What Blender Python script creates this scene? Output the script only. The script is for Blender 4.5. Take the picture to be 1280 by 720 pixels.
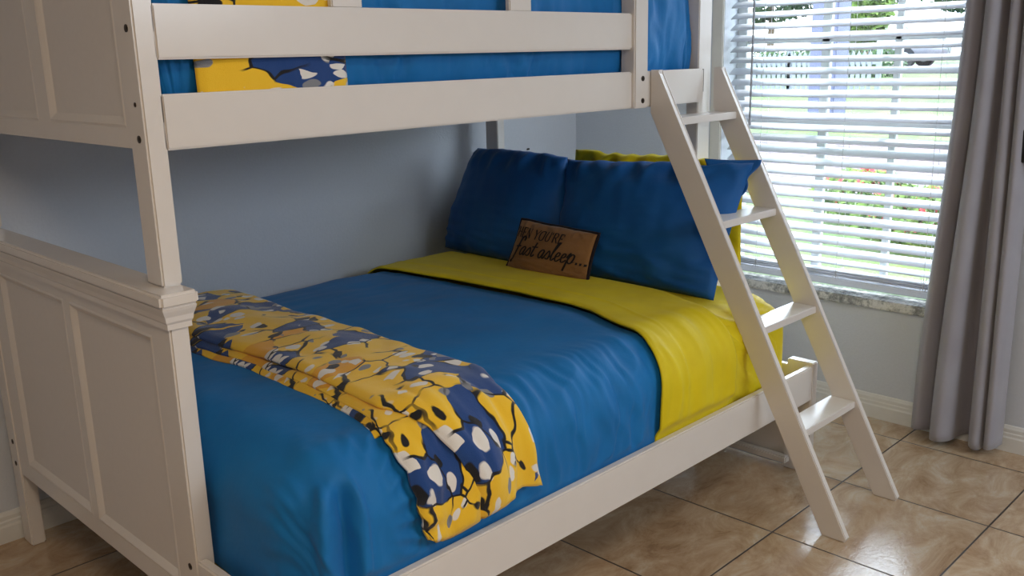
import bpy, bmesh, math, random
from mathutils import Vector, Matrix, noise, Quaternion
random.seed(7)
PI = math.pi
for o in list(bpy.data.objects): bpy.data.objects.remove(o)
S = bpy.context.scene
COL = S.collection

# ---------------------------------------------------------------- camera
YAW, PITCH, ROLL = 0.7839, 0.2420, -0.0254
CAM = Vector((-0.7857, -1.7395, 1.3938)); FPX = 1175.87
Fv = Vector((math.cos(YAW)*math.cos(PITCH), math.sin(YAW)*math.cos(PITCH), -math.sin(PITCH)))
Rv = Vector((math.sin(YAW), -math.cos(YAW), 0)); Uv = Rv.cross(Fv)
R2 = Rv*math.cos(ROLL)+Uv*math.sin(ROLL); U2 = -Rv*math.sin(ROLL)+Uv*math.cos(ROLL)
cd = bpy.data.cameras.new('camera'); cam = bpy.data.objects.new('camera', cd); COL.objects.link(cam)
cd.sensor_width = 36; cd.lens = FPX*36/1280; cd.clip_start = .02; cd.clip_end = 300
cam.matrix_world = Matrix(((R2.x, U2.x, -Fv.x, CAM.x), (R2.y, U2.y, -Fv.y, CAM.y), (R2.z, U2.z, -Fv.z, CAM.z), (0, 0, 0, 1)))
S.camera = cam

# ---------------------------------------------------------------- light
XW, YB, XL, YN, ZC = 2.6144, 1.1976, -2.6, -3.7, 2.45          # room: window wall, back wall, left, near, ceiling
WY0, WY1, WZ0, WZ1 = -0.66, 0.404, 0.47, 2.12                  # window opening
w = bpy.data.worlds.new('sky'); S.world = w; w.use_nodes = True
bg = w.node_tree.nodes['Background']; bg.inputs[0].default_value = (0.78, 0.87, 1.0, 1); bg.inputs[1].default_value = 9.0
def area(name, loc, target, sx, sy, power, col, portal=False):
    l = bpy.data.lights.new(name, 'AREA'); l.shape = 'RECTANGLE'; l.size = sx; l.size_y = sy; l.energy = power; l.color = col
    o = bpy.data.objects.new(name, l); COL.objects.link(o); o.location = loc
    o.rotation_euler = (Vector(target)-Vector(loc)).to_track_quat('-Z', 'Y').to_euler()
    if portal: l.cycles.is_portal = True
    return o
area('window_portal', (XW+.17, (WY0+WY1)/2, (WZ0+WZ1)/2), (0, (WY0+WY1)/2, (WZ0+WZ1)/2), 1.06, 1.65, 1, (1, 1, 1), True)
area('ceiling_light', (-.75, -1.9, 2.40), (-.75, -1.8, 0), .6, .6, 22, (1.0, .80, .58))
area('daylight_from_near_window', (1.7, -3.62, 1.95), (1.8, 0, .7), 1.6, .8, 34, (.80, .90, 1.0))
sun = bpy.data.lights.new('sun', 'SUN'); sun.energy = 4.5; sun.angle = .01; sun.color = (1, .95, .86)
so = bpy.data.objects.new('sun', sun); COL.objects.link(so); so.rotation_euler = Vector((-.46, .10, -.88)).to_track_quat('-Z', 'Y').to_euler()
S.view_settings.view_transform = 'Standard'; S.view_settings.look = 'None'; S.view_settings.gamma = 1
S.view_settings.use_curve_mapping = False; S.view_settings.exposure = 0.30

# ---------------------------------------------------------------- materials
def srgb(r, g, b):
    f = lambda c: (c/255/12.92) if c/255 <= .04045 else ((c/255+.055)/1.055)**2.4
    return (f(r), f(g), f(b), 1)
class NT:
    def __init__(s, name, rough=.6, color=(.5, .5, .5, 1), spec=.5):
        s.m = bpy.data.materials.new(name); s.m.use_nodes = True; s.t = s.m.node_tree; s.b = s.t.nodes['Principled BSDF']
        s.b.inputs['Base Color'].default_value = color; s.b.inputs['Roughness'].default_value = rough
        s.b.inputs['Specular IOR Level'].default_value = spec
    def n(s, typ, **kw):
        x = s.t.nodes.new(typ)
        for k, v in kw.items():
            if k.startswith('i_'): x.inputs[k[2:].replace('_', ' ')].default_value = v
            elif k.startswith('j'): x.inputs[int(k[1:])].default_value = v
            else: setattr(x, k, v)
        return x
    def l(s, a, b): s.t.links.new(a, b)
    def ramp(s, fac, stops, interp='LINEAR'):
        r = s.n('ShaderNodeValToRGB'); r.color_ramp.interpolation = interp; e = r.color_ramp.elements
        while len(e) > 1: e.remove(e[-1])
        e[0].position = stops[0][0]; e[0].color = stops[0][1]
        for p, c in stops[1:]: q = e.new(p); q.color = c
        s.l(fac, r.inputs[0]); return r
    def mix(s, fac, a, b, mode='MIX'):
        x = s.n('ShaderNodeMix', data_type='RGBA', blend_type=mode)
        for sock, v in ((x.inputs[0], fac), (x.inputs[6], a), (x.inputs[7], b)):
            if hasattr(v, 'links'): s.l(v, sock)
            else: sock.default_value = v
        return x.outputs[2]
    def bump(s, h, strength=.3, dist=.01, normal=None):
        x = s.n('ShaderNodeBump'); x.inputs['Strength'].default_value = strength; x.inputs['Distance'].default_value = dist
        s.l(h, x.inputs['Height'])
        if normal: s.l(normal, x.inputs['Normal'])
        s.l(x.outputs[0], s.b.inputs['Normal']); return x.outputs[0]
    def noise(s, scale, detail=4, coord='Object', rough=.5, stretch=None):
        tc = s.n('ShaderNodeTexCoord'); nz = s.n('ShaderNodeTexNoise'); nz.inputs['Scale'].default_value = scale
        nz.inputs['Detail'].default_value = detail; nz.inputs['Roughness'].default_value = rough
        src = tc.outputs[coord]
        if stretch:
            mp = s.n('ShaderNodeMapping'); mp.inputs['Scale'].default_value = stretch; s.l(src, mp.inputs[0]); src = mp.outputs[0]
        s.l(src, nz.inputs['Vector']); return nz.outputs[0]
def paint(name, c, rough=.35, var=.04, bumps=.05, scale=30, spec=.5):
    k = NT(name, rough, c, spec); nz = k.noise(scale, 5)
    d = tuple(max(0, v*(1-var)) for v in c[:3])+(1,)
    r = k.ramp(nz, [(.3, d), (.7, c)]); k.l(r.outputs[0], k.b.inputs['Base Color']); k.bump(nz, bumps, .003); return k.m
M = {}
M['white'] = paint('white_painted_wood', srgb(226, 219, 212), .2, .02, .02, 18)
M['white_dull'] = paint('white_painted_panel', srgb(222, 215, 208), .5, .02, .04, 60)
M['trim'] = paint('white_trim_paint', srgb(226, 225, 220), .4)
M['ceiling'] = paint('ceiling_paint', srgb(235, 233, 228), .8)
M['screw'] = NT('dark_bolt_steel', .35, srgb(70, 60, 52)).m; M['screw'].node_tree.nodes['Principled BSDF'].inputs['Metallic'].default_value = .8
M['wall'] = paint('grey_wall_paint', srgb(207, 212, 220), .55, .03, .35, 120)
M['black'] = paint('black_lacquer', srgb(12, 12, 14), .4)
M['frame'] = paint('window_vinyl', srgb(205, 208, 210), .4)
def fabric(name, c, c2, rough=.75, sheen=.06, weave=900, wr=.25, wscale=14, stretch=None, spec=.3, wdist=.012):
    k = NT(name, rough, c, spec)
    a = k.noise(6, 4); r = k.ramp(a, [(.35, c2), (.65, c)]); k.l(r.outputs[0], k.b.inputs['Base Color'])
    k.b.inputs['Sheen Weight'].default_value = sheen
    b1 = k.noise(weave, 2); n1 = k.n('ShaderNodeBump'); n1.inputs['Strength'].default_value = .12; n1.inputs['Distance'].default_value = .001
    k.l(b1, n1.inputs['Height'])
    b2 = k.noise(wscale, 5, stretch=stretch); k.bump(b2, wr, wdist, n1.outputs[0]); return k.m
M['blue'] = fabric('blue_microfiber', srgb(14, 116, 184), srgb(12, 108, 174), .62, .05)
M['navyblue'] = fabric('dark_blue_microfiber', srgb(13, 88, 154), srgb(10, 80, 144), .62, .05)
M['yellow'] = fabric('yellow_microfiber', srgb(228, 205, 12), srgb(218, 194, 10), .62, .05)
M['curtain'] = fabric('grey_curtain_cloth', srgb(160, 158, 166), srgb(154, 151, 159), .8, .3, wr=.05)
M['lining'] = fabric('dark_curtain_lining', srgb(40, 36, 40), srgb(34, 32, 36), .9, .1, wr=.05)
M['burlap'] = fabric('burlap', srgb(150, 108, 66), srgb(128, 90, 52), .95, .2, weave=420, wr=.3, wscale=40)
M['ink'] = NT('black_print', .8, srgb(16, 12, 14)).m
M['piping'] = fabric('dark_pillow_border', srgb(30, 20, 26), srgb(24, 16, 22), .9)
# tiles
TX, TY, TT = 1.5446, -.4826, .4558
k = NT('glossy_travertine_tile', .2, spec=.85)
tc = k.n('ShaderNodeTexCoord'); mp = k.n('ShaderNodeMapping'); mp.inputs['Location'].default_value = (-TX+20*TT, -TY+20*TT, 0)
k.l(tc.outputs['Object'], mp.inputs[0])
sc = k.n('ShaderNodeVectorMath', operation='SCALE'); sc.inputs[3].default_value = 1/TT; k.l(mp.outputs[0], sc.inputs[0])
fl = k.n('ShaderNodeVectorMath', operation='FLOOR'); k.l(sc.outputs[0], fl.inputs[0])
fr = k.n('ShaderNodeVectorMath', operation='FRACTION'); k.l(sc.outputs[0], fr.inputs[0])
wn = k.n('ShaderNodeTexWhiteNoise', noise_dimensions='2D'); k.l(fl.outputs[0], wn.inputs['Vector'])
sx = k.n('ShaderNodeSeparateXYZ'); k.l(fr.outputs[0], sx.inputs[0])
def edge(sock):
    a = k.n('ShaderNodeMath', operation='SUBTRACT'); a.inputs[1].default_value = .5; k.l(sock, a.inputs[0])
    b = k.n('ShaderNodeMath', operation='ABSOLUTE'); k.l(a.outputs[0], b.inputs[0]); return b.outputs[0]
mx = k.n('ShaderNodeMath', operation='MAXIMUM'); k.l(edge(sx.outputs[0]), mx.inputs[0]); k.l(edge(sx.outputs[1]), mx.inputs[1])
gr = k.ramp(mx.outputs[0], [(.4935, (0, 0, 0, 1)), (.4955, (1, 1, 1, 1))])
off = k.n('ShaderNodeVectorMath', operation='SCALE'); off.inputs[3].default_value = 7.3; k.l(wn.outputs['Color'], off.inputs[0])
ad = k.n('ShaderNodeVectorMath', operation='ADD'); k.l(mp.outputs[0], ad.inputs[0]); k.l(off.outputs[0], ad.inputs[1])
m2 = k.n('ShaderNodeMapping'); m2.inputs['Rotation'].default_value = (0, 0, -.6); m2.inputs['Scale'].default_value = (1, 1.7, 1); k.l(ad.outputs[0], m2.inputs[0])
n1 = k.n('ShaderNodeTexNoise'); n1.inputs['Scale'].default_value = 5.0; n1.inputs['Detail'].default_value = 10; n1.inputs['Roughness'].default_value = .74; n1.inputs['Distortion'].default_value = .7
k.l(m2.outputs[0], n1.inputs['Vector'])
cr = k.ramp(n1.outputs[0], [(.28, srgb(142, 112, 82)), (.42, srgb(180, 150, 118)), (.55, srgb(200, 175, 145)), (.68, srgb(212, 198, 176))])
hs = k.n('ShaderNodeHueSaturation'); k.l(cr.outputs[0], hs.inputs['Color'])
vr = k.n('ShaderNodeMapRange'); vr.inputs[3].default_value = .92; vr.inputs[4].default_value = 1.06; k.l(wn.outputs[0], vr.inputs[0]); k.l(vr.outputs[0], hs.inputs['Value'])
k.l(k.mix(gr.outputs[0], hs.outputs[0], srgb(58, 48, 42)), k.b.inputs['Base Color'])
rr = k.ramp(gr.outputs[0], [(0, (.17, .17, .17, 1)), (1, (.6, .6, .6, 1))]); k.l(rr.outputs[0], k.b.inputs['Roughness'])
n3 = k.n('ShaderNodeTexNoise'); n3.inputs['Scale'].default_value = 26; n3.inputs['Detail'].default_value = 5; n3.inputs['Distortion'].default_value = 1.5; k.l(m2.outputs[0], n3.inputs['Vector'])
hh = k.n('ShaderNodeMath', operation='MULTIPLY_ADD'); hh.inputs[1].default_value = -2.0; k.l(gr.outputs[0], hh.inputs[0]); k.l(n3.outputs[0], hh.inputs[2])
k.bump(hh.outputs[0], .35, .0016); M['tile'] = k.m
# marble
k = NT('grey_marble', .2); a = k.noise(16, 9, rough=.75); r = k.ramp(a, [(.34, srgb(84, 86, 86)), (.47, srgb(150, 152, 150)), (.58, srgb(224, 224, 220)), (.7, srgb(168, 168, 165))])
k.l(r.outputs[0], k.b.inputs['Base Color']); M['marble'] = k.m
# slats: painted aluminium / vinyl with some translucency
k = NT('white_blind_slat', .35, srgb(232, 234, 240))
tl = k.n('ShaderNodeBsdfTranslucent'); tl.inputs[0].default_value = srgb(225, 228, 235); ms = k.n('ShaderNodeMixShader'); ms.inputs[0].default_value = .28
k.l(k.b.outputs[0], ms.inputs[1]); k.l(tl.outputs[0], ms.inputs[2]); k.l(ms.outputs[0], k.t.nodes['Material Output'].inputs[0]); M['slat'] = k.m
k = NT('cord_white', .6, srgb(205, 206, 208)); M['cord'] = k.m
k = NT('clear_grey_wand', .25, srgb(150, 152, 158)); M['wand'] = k.m
# glass pane
k = NT('window_glass', .02, (1, 1, 1, 1)); tr = k.n('ShaderNodeBsdfTransparent'); tr.inputs[0].default_value = (.93, .95, .95, 1)
gl = k.n('ShaderNodeBsdfGlossy'); gl.inputs['Roughness'].default_value = .03; 
ms = k.n('ShaderNodeMixShader'); ms.inputs[0].default_value = .05; k.l(tr.outputs[0], ms.inputs[1]); k.l(gl.outputs[0], ms.inputs[2]); k.l(ms.outputs[0], k.t.nodes['Material Output'].inputs[0]); M['glass'] = k.m
# throw pattern: generic irregular patches in yellow, navy, white, grey, black
def throw(name, seed):
    k = NT(name, .95); k.b.inputs['Sheen Weight'].default_value = .25
    uv = k.n('ShaderNodeUVMap'); uv.uv_map = 'UVMap'
    mp = k.n('ShaderNodeMapping'); mp.inputs['Location'].default_value = (seed, seed*.7, 0); mp.inputs['Rotation'].default_value = (0, 0, .35); mp.inputs['Scale'].default_value = (1, 1.35, 1)
    k.l(uv.outputs[0], mp.inputs[0])
    nz = k.n('ShaderNodeTexNoise'); nz.inputs['Scale'].default_value = 8; nz.inputs['Detail'].default_value = 2; k.l(mp.outputs[0], nz.inputs['Vector'])
    mv = k.n('ShaderNodeVectorMath', operation='MULTIPLY_ADD'); mv.inputs[1].default_value = (.09, .09, 0); k.l(nz.outputs['Color'], mv.inputs[0]); k.l(mp.outputs[0], mv.inputs[2])
    v1 = k.n('ShaderNodeTexVoronoi'); v1.inputs['Scale'].default_value = 7.5; k.l(mv.outputs[0], v1.inputs['Vector'])
    ve = k.n('ShaderNodeTexVoronoi', feature='DISTANCE_TO_EDGE'); ve.inputs['Scale'].default_value = 7.5; k.l(mv.outputs[0], ve.inputs['Vector'])
    sp = k.n('ShaderNodeSeparateColor'); k.l(v1.outputs['Color'], sp.inputs[0])
    Y, Y2, N_, W_, G_, K_ = srgb(246, 198, 44), srgb(232, 166, 34), srgb(26, 66, 128), srgb(232, 228, 222), srgb(134, 136, 142), srgb(20, 20, 26)
    base = k.ramp(sp.outputs[0], [(0, Y), (.34, Y2), (.44, Y), (.64, N_), (.93, Y)], 'CONSTANT')
    # smaller patches inside
    v2 = k.n('ShaderNodeTexVoronoi'); v2.inputs['Scale'].default_value = 21; k.l(mv.outputs[0], v2.inputs['Vector'])
    s2 = k.n('ShaderNodeSeparateColor'); k.l(v2.outputs['Color'], s2.inputs[0])
    small = k.ramp(s2.outputs[1], [(0, W_), (.34, G_), (.56, K_), (.78, W_)], 'CONSTANT')
    pick = k.ramp(s2.outputs[0], [(0, (0, 0, 0, 1)), (.66, (1, 1, 1, 1))], 'CONSTANT')
    rim = k.ramp(v2.outputs['Distance'], [(.50, (1, 1, 1, 1)), (.56, (0, 0, 0, 1))])
    pm = k.mix(1.0, pick.outputs[0], rim.outputs[0], 'MULTIPLY')
    c1 = k.mix(pm, base.outputs[0], small.outputs[0])
    # thick dark strokes along some patch edges
    ed = k.ramp(ve.outputs[0], [(.022, (1, 1, 1, 1)), (.034, (0, 0, 0, 1))])
    st = k.n('ShaderNodeTexNoise'); st.inputs['Scale'].default_value = 5; k.l(mp.outputs[0], st.inputs['Vector'])
    sr = k.ramp(st.outputs[0], [(.44, (0, 0, 0, 1)), (.50, (1, 1, 1, 1))])
    c2 = k.mix(k.mix(1.0, ed.outputs[0], sr.outputs[0], 'MULTIPLY'), c1, K_)
    k.l(c2, k.b.inputs['Base Color'])
    b = k.noise(500, 3); b2 = k.noise(26, 4)
    nb = k.n('ShaderNodeBump'); nb.inputs['Strength'].default_value = .5; nb.inputs['Distance'].default_value = .002; k.l(b, nb.inputs['Height'])
    k.bump(b2, .3, .006, nb.outputs[0]); return k.m
M['throw'] = throw('patterned_fleece', 0.0); M['throw2'] = throw('patterned_fleece_upper', 3.3)
# outdoors
def mottled(name, cols, scale, rough=.9):
    k = NT(name, rough); a = k.noise(scale, 6, rough=.7); r = k.ramp(a, [(.3+.4*i/(len(cols)-1), c) for i, c in enumerate(cols)])
    k.l(r.outputs[0], k.b.inputs['Base Color']); return k.m
M['grass'] = mottled('lawn', [srgb(44, 66, 28), srgb(66, 90, 38), srgb(90, 112, 54)], 1.5)
M['gravel'] = mottled('gravel', [srgb(46, 42, 46), srgb(76, 68, 74), srgb(120, 98, 104)], 9)
M['leaf'] = mottled('leaf_green', [srgb(24, 44, 24), srgb(44, 70, 36), srgb(70, 96, 48)], 2)
M['leaf2'] = mottled('leaf_light', [srgb(50, 74, 26), srgb(76, 100, 36), srgb(110, 130, 56)], 4)
M['red'] = paint('red_petals', srgb(176, 20, 28), .6)
M['bark'] = mottled('bark', [srgb(80, 66, 54), srgb(128, 110, 92)], 14)
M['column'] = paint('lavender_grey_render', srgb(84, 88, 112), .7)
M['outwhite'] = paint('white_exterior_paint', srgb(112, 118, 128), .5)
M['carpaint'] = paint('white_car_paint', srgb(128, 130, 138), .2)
M['tyre'] = paint('tyre_rubber', srgb(26, 26, 28), .7)
M['carglass'] = paint('dark_car_glass', srgb(40, 48, 54), .1)
M['chrome'] = paint('alloy', srgb(180, 184, 190), .3)

# ---------------------------------------------------------------- helpers
def link(name, me, mat, parent=None, smooth=False):
    o = bpy.data.objects.new(name, me); COL.objects.link(o)
    if mat: me.materials.append(mat)
    if parent: o.parent = parent
    if smooth:
        for p in me.polygons: p.use_smooth = True
    return o
def tag(o, label=None, cat=None, group=None, kind=None):
    if label: o['label'] = label
    if cat: o['category'] = cat
    if group: o['group'] = group
    if kind: o['kind'] = kind
    return o
def empty(name, loc=(0, 0, 0)):
    o = bpy.data.objects.new(name, None); COL.objects.link(o); o.location = loc; o.empty_display_size = .05; return o
def mb_box(bm, x0, x1, y0, y1, z0, z1, bev=.003, seg=2):
    r = bmesh.ops.create_cube(bm, size=1); vs = r['verts']
    for v in vs: v.co = Vector(((x0+x1)/2+v.co.x*(x1-x0), (y0+y1)/2+v.co.y*(y1-y0), (z0+z1)/2+v.co.z*(z1-z0)))
    if bev:
        es = list({e for v in vs for e in v.link_edges}); bmesh.ops.bevel(bm, geom=es, offset=bev, segments=seg, affect='EDGES', clamp_overlap=True)
def fin(name, bm, mat, parent=None, smooth=False, origin=None):
    me = bpy.data.meshes.new(name); bmesh.ops.recalc_face_normals(bm, faces=bm.faces); bm.to_mesh(me); bm.free()
    if parent is None or origin is not None:
        pass
    return link(name, me, mat, parent, smooth)
def box(name, dims, mat, parent=None, bev=.003, kind=None):
    """one mesh of one box or of a list of boxes (world coordinates; parents sit at the origin)"""
    bm = bmesh.new()
    for d in (dims if isinstance(dims, list) else [dims]): mb_box(bm, *d, bev=bev)
    o = fin(name, bm, mat, parent)
    if kind: o['kind'] = kind
    return o
def tube_bm(bm, pts, r, n=8, cap=True):
    rings = []
    pts = [Vector(p) for p in pts]
    for i, p in enumerate(pts):
        d = (pts[min(i+1, len(pts)-1)]-pts[max(i-1, 0)]).normalized()
        a = d.orthogonal().normalized() if i == 0 else (rings_a-d*rings_a.dot(d)).normalized()
        rings_a = a; b = d.cross(a); rr = r[i] if isinstance(r, (list, tuple)) else r
        rings.append([bm.verts.new(p+(a*math.cos(2*PI*j/n)+b*math.sin(2*PI*j/n))*rr) for j in range(n)])
    for i in range(len(rings)-1):
        for j in range(n): bm.faces.new((rings[i][j], rings[i][(j+1) % n], rings[i+1][(j+1) % n], rings[i+1][j]))
    if cap: bm.faces.new(rings[0]); bm.faces.new(rings[-1])
def prism_bm(bm, poly, axis, a, b):
    """poly of 2D points extruded along axis from a to b"""
    def P(u, v, t): return {'x': (t, u, v), 'y': (u, t, v), 'z': (u, v, t)}[axis]
    A = [bm.verts.new(P(u, v, a)) for u, v in poly]; B = [bm.verts.new(P(u, v, b)) for u, v in poly]; n = len(poly)
    bm.faces.new(A); bm.faces.new(B)
    for i in range(n): bm.faces.new((A[i], A[(i+1) % n], B[(i+1) % n], B[i]))
def grid(name, f, nu, nv, mat, parent=None, thick=0, uv=None, off=-1):
    """f(u,v) in 0..1 -> point; optional uv(u,v); optional solidify thickness"""
    verts = [f(i/nu, j/nv) for j in range(nv+1) for i in range(nu+1)]
    faces = [(j*(nu+1)+i, j*(nu+1)+i+1, (j+1)*(nu+1)+i+1, (j+1)*(nu+1)+i) for j in range(nv) for i in range(nu)]
    me = bpy.data.meshes.new(name); me.from_pydata(verts, [], faces)
    if uv:
        L = me.uv_layers.new(name='UVMap')
        cs = [uv(i/nu, j/nv) for j in range(nv+1) for i in range(nu+1)]
        for lp in me.loops: L.data[lp.index].uv = cs[lp.vertex_index]
    me.update(); o = link(name, me, mat, parent, True)
    if thick:
        s = o.modifiers.new('thickness', 'SOLIDIFY'); s.thickness = thick; s.offset = off
    return o
def sm(t): t = max(0, min(1, t)); return t*t*(3-2*t)
def lerp(a, b, t): return a+(b-a)*t
def interp(pts, x):
    if x <= pts[0][0]: return pts[0][1]
    for (a, b), (c, d) in zip(pts, pts[1:]):
        if x <= c: return b+(d-b)*(x-a)/(c-a)
    return pts[-1][1]
def nz(x, y, z=0, s=1): return noise.noise(Vector((x*s, y*s, z*s)))

# ---------------------------------------------------------------- room shell
T = .15
box('floor', (XL-T, XW+T, YN-T, YB+T, -.12, 0), M['tile'], bev=0, kind='structure')
box('ceiling', (XL-T, XW+T, YN-T, YB+T, ZC, ZC+.1), M['ceiling'], bev=0, kind='structure')
box('wall_back', (XL-T, XW+T, YB, YB+T, 0, ZC), M['wall'], bev=0, kind='structure')
box('wall_left', (XL-T, XL, YN, YB, 0, ZC), M['wall'], bev=0, kind='structure')
box('wall_near', (XL-T, XW+T, YN-T, YN, 0, ZC), M['wall'], bev=0, kind='structure')
box('wall_right', [(XW, XW+T, YN, WY0, 0, ZC), (XW, XW+T, WY1, YB, 0, ZC), (XW, XW+T, WY0, WY1, 0, WZ0-.035), (XW, XW+T, WY0, WY1, WZ1, ZC)], M['wall'], bev=0, kind='structure')
def baseboard(name, axis, face, sgn, a, b):
    prof = [(0, 0), (.014, 0), (.014, .050), (.011, .056), (.011, .066), (.0085, .070), (.0085, .082), (.004, .092), (0, .095)]
    bm = bmesh.new(); prism_bm(bm, [(face+sgn*d, z) for d, z in prof], axis, a, b); return tag(fin(name, bm, M['trim']), kind='structure')
baseboard('baseboard_back', 'x', YB, -1, XL, XW)
baseboard('baseboard_right', 'y', XW, -1, YN, YB-.014)
baseboard('baseboard_near', 'x', YN, 1, XL, XW)
baseboard('baseboard_left', 'y', XL, 1, YN, YB)
# window
box('trim_1', (XW-.012, XW, WY1, WY1+.052, WZ0-.01, WZ1+.05), M['trim'], bev=.004, kind='structure')
box('trim_2', (XW-.012, XW, WY0-.052, WY1+.052, WZ1, WZ1+.052), M['trim'], bev=.004, kind='structure')
wf = empty('window_1'); wf['kind'] = 'structure'
fx0, fx1 = XW+.095, XW+.135
box('window_frame', [(fx0, fx1, WY0, WY0+.045, WZ0, WZ1), (fx0, fx1, WY1-.045, WY1, WZ0, WZ1), (fx0, fx1, WY0, WY1, WZ0, WZ0+.045), (fx0, fx1, WY0, WY1, WZ1-.045, WZ1)], M['frame'], wf, kind='structure')
box('meeting_rail', (fx0-.005, fx1, WY0+.045, WY1-.045, 1.085, 1.12), M['frame'], wf, kind='structure')
box('muntin', [(fx0+.008, fx1-.008, y-wd/2, y+wd/2, WZ0+.045, WZ1-.045) for y, wd in ((.018, .036), (-.262, .026), (-.53, .026))] +
    [(fx0+.008, fx1-.008, WY0+.045, WY1-.045, 1.415, 1.445), (fx0+.008, fx1-.008, WY0+.045, WY1-.045, 1.77, 1.795)], M['frame'], wf, kind='structure')
box('window_pane', (fx0+.018, fx0+.021, WY0+.045, WY1-.045, WZ0+.045, WZ1-.045), M['glass'], wf, bev=0, kind='structure')
# marble sill, a slab with a rough chiselled front
def sillf():
    bm = bmesh.new(); mb_box(bm, XW-.022, XW+.095, WY0-.0, WY1+.0, WZ0-.035, WZ0, bev=.004)
    return fin('window_sill', bm, M['marble'], wf)
sillf()['kind'] = 'structure'

# ---------------------------------------------------------------- blind
bl = tag(empty('window_blind', (XW+.045, 0, .5)), 'white horizontal slat blind lowered over the window above the marble sill', 'blind')
def rel(o, parent):
    o.parent = parent; o.matrix_parent_inverse = Matrix.Translation(-Vector(parent.location)); return o
BX = XW+.045; by0, by1 = WY0+.012, WY1-.014
bm = bmesh.new()
def slat(bm, z, tilt, x=BX):
    n = 6; ca, sa = math.cos(tilt), math.sin(tilt)
    top, bot = [], []
    for i in range(n+1):
        s = (i/n-.5)*.050; c = .0022*(1-(2*i/n-1)**2)
        # near (room) edge down for s<0
        for lst, th in ((top, .0011), (bot, -.0011)):
            lst.append((x+s*ca-(c+th)*sa, z+s*sa+(c+th)*ca))
    prism_bm(bm, top+bot[::-1], 'y', by0+random.uniform(-.002, .002), by1+random.uniform(-.002, .002))
z = .618; zs = []
while z < WZ1-.06:
    slat(bm, z, math.radians(27+random.uniform(-2.5, 2.5))); zs.append(z); z += .0432
for z in (.577,): slat(bm, z, math.radians(12))
for z in (.527, .536, .545): slat(bm, z, math.radians(1))
rel(fin('slats', bm, M['slat'], None, True), bl)
rel(box('bottom_rail', (BX-.025, BX+.025, by0, by1, .495, .518), M['slat'], bev=.004), bl)
rel(box('headrail', (BX-.028, BX+.028, by0, by1, WZ1-.05, WZ1-.003), M['slat'], bev=.002), bl)
bm = bmesh.new()
for y in (.235, -.115, -.452):
    for dx in (-.0255, .0255):
        tube_bm(bm, [(BX+dx, y, .515), (BX+dx, y, WZ1-.05)], .0008, 5)
        for j in range(3): tube_bm(bm, [(BX+dx, y-.012+.012*j, .520), (BX+dx-.004, y+.004-.004*j, .545), (BX+dx, y+.012-.012*j, .572)], .0009, 5)
rel(fin('ladder_cord', bm, M['cord']), bl)
bm = bmesh.new(); tube_bm(bm, [(BX-.036, .276, 2.05), (BX-.038, .280, 1.12)], .0042, 6); tube_bm(bm, [(BX-.038, .280, 1.12), (BX-.038, .280, 1.098)], .006, 6)
rel(fin('tilt_wand', bm, M['wand']), bl)

# ---------------------------------------------------------------- bunk bed
W = 1.169; E_ = .3652; OY = .04
bed = tag(empty('bunk_bed', (0, 0, 0)), 'white painted bunk bed with panelled ends and a wider lower bunk', 'bunk bed')
WH = M['white']
def screw(name, axis, p, parent, r=.0075):
    bm = bmesh.new(); d = {'x': Vector((1, 0, 0)), 'y': Vector((0, 1, 0))}[axis]; p = Vector(p)
    tube_bm(bm, [p+d*.004, p-d*.0012], r, 14); tube_bm(bm, [p-d*.0012, p-d*.0022], r*.5, 6); return fin(name, bm, M['screw'], parent)
def framed_end(name, x0, x1, y0, y1, z0, z1, panels, parent):
    """a panelled end board: openings (ya,yb,za,zb) are recessed with a sloped moulding; both faces"""
    ys = sorted({y0, y1, *[p[0] for p in panels], *[p[1] for p in panels]}); zs_ = sorted({z0, z1, *[p[2] for p in panels], *[p[3] for p in panels]})
    bm = bmesh.new(); bxs = []
    pa, pb = min(p[0] for p in panels), max(p[1] for p in panels); za, zb = panels[0][2], panels[0][3]
    bxs += [(x0, x1, y0, y1, z0, za), (x0, x1, y0, y1, zb, z1), (x0, x1, y0, pa, za, zb), (x0, x1, pb, y1, za, zb)]
    ps = sorted(panels)
    for a, b in zip(ps, ps[1:]): bxs.append((x0, x1, a[1], b[0], za, zb))
    for b in bxs: mb_box(bm, *b, bev=0)
    bmesh.ops.remove_doubles(bm, verts=bm.verts, dist=1e-5)
    o = fin(name, bm, WH, parent)
    for a, b, c, d in panels:
        bm = bmesh.new()
        for xs, sg in ((x0, 1), (x1, -1)):
            rings = []
            for inset, dep in ((0, .0005), (.006, -.0012), (.010, .001), (.017, .006), (.021, .0095), (.024, .0095)):
                x = xs+sg*dep
                rings.append([bm.verts.new((x, a+inset, c+inset)), bm.verts.new((x, b-inset, c+inset)), bm.verts.new((x, b-inset, d-inset)), bm.verts.new((x, a+inset, d-inset))])
            for r1, r2 in zip(rings, rings[1:]):
                for i in range(4): bm.faces.new((r1[i], r1[(i+1) % 4], r2[(i+1) % 4], r2[i]))
            bm.faces.new(rings[-1])
        p = fin('panel', bm, M['white_dull'], o)
    return o
lower_openings = [(.094, .534, .285, .856), (.570, 1.024, .285, .856)]
upper_openings = [(.128, .530, 1.274, 1.64), (.600, 1.010, 1.274, 1.64)]
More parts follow.
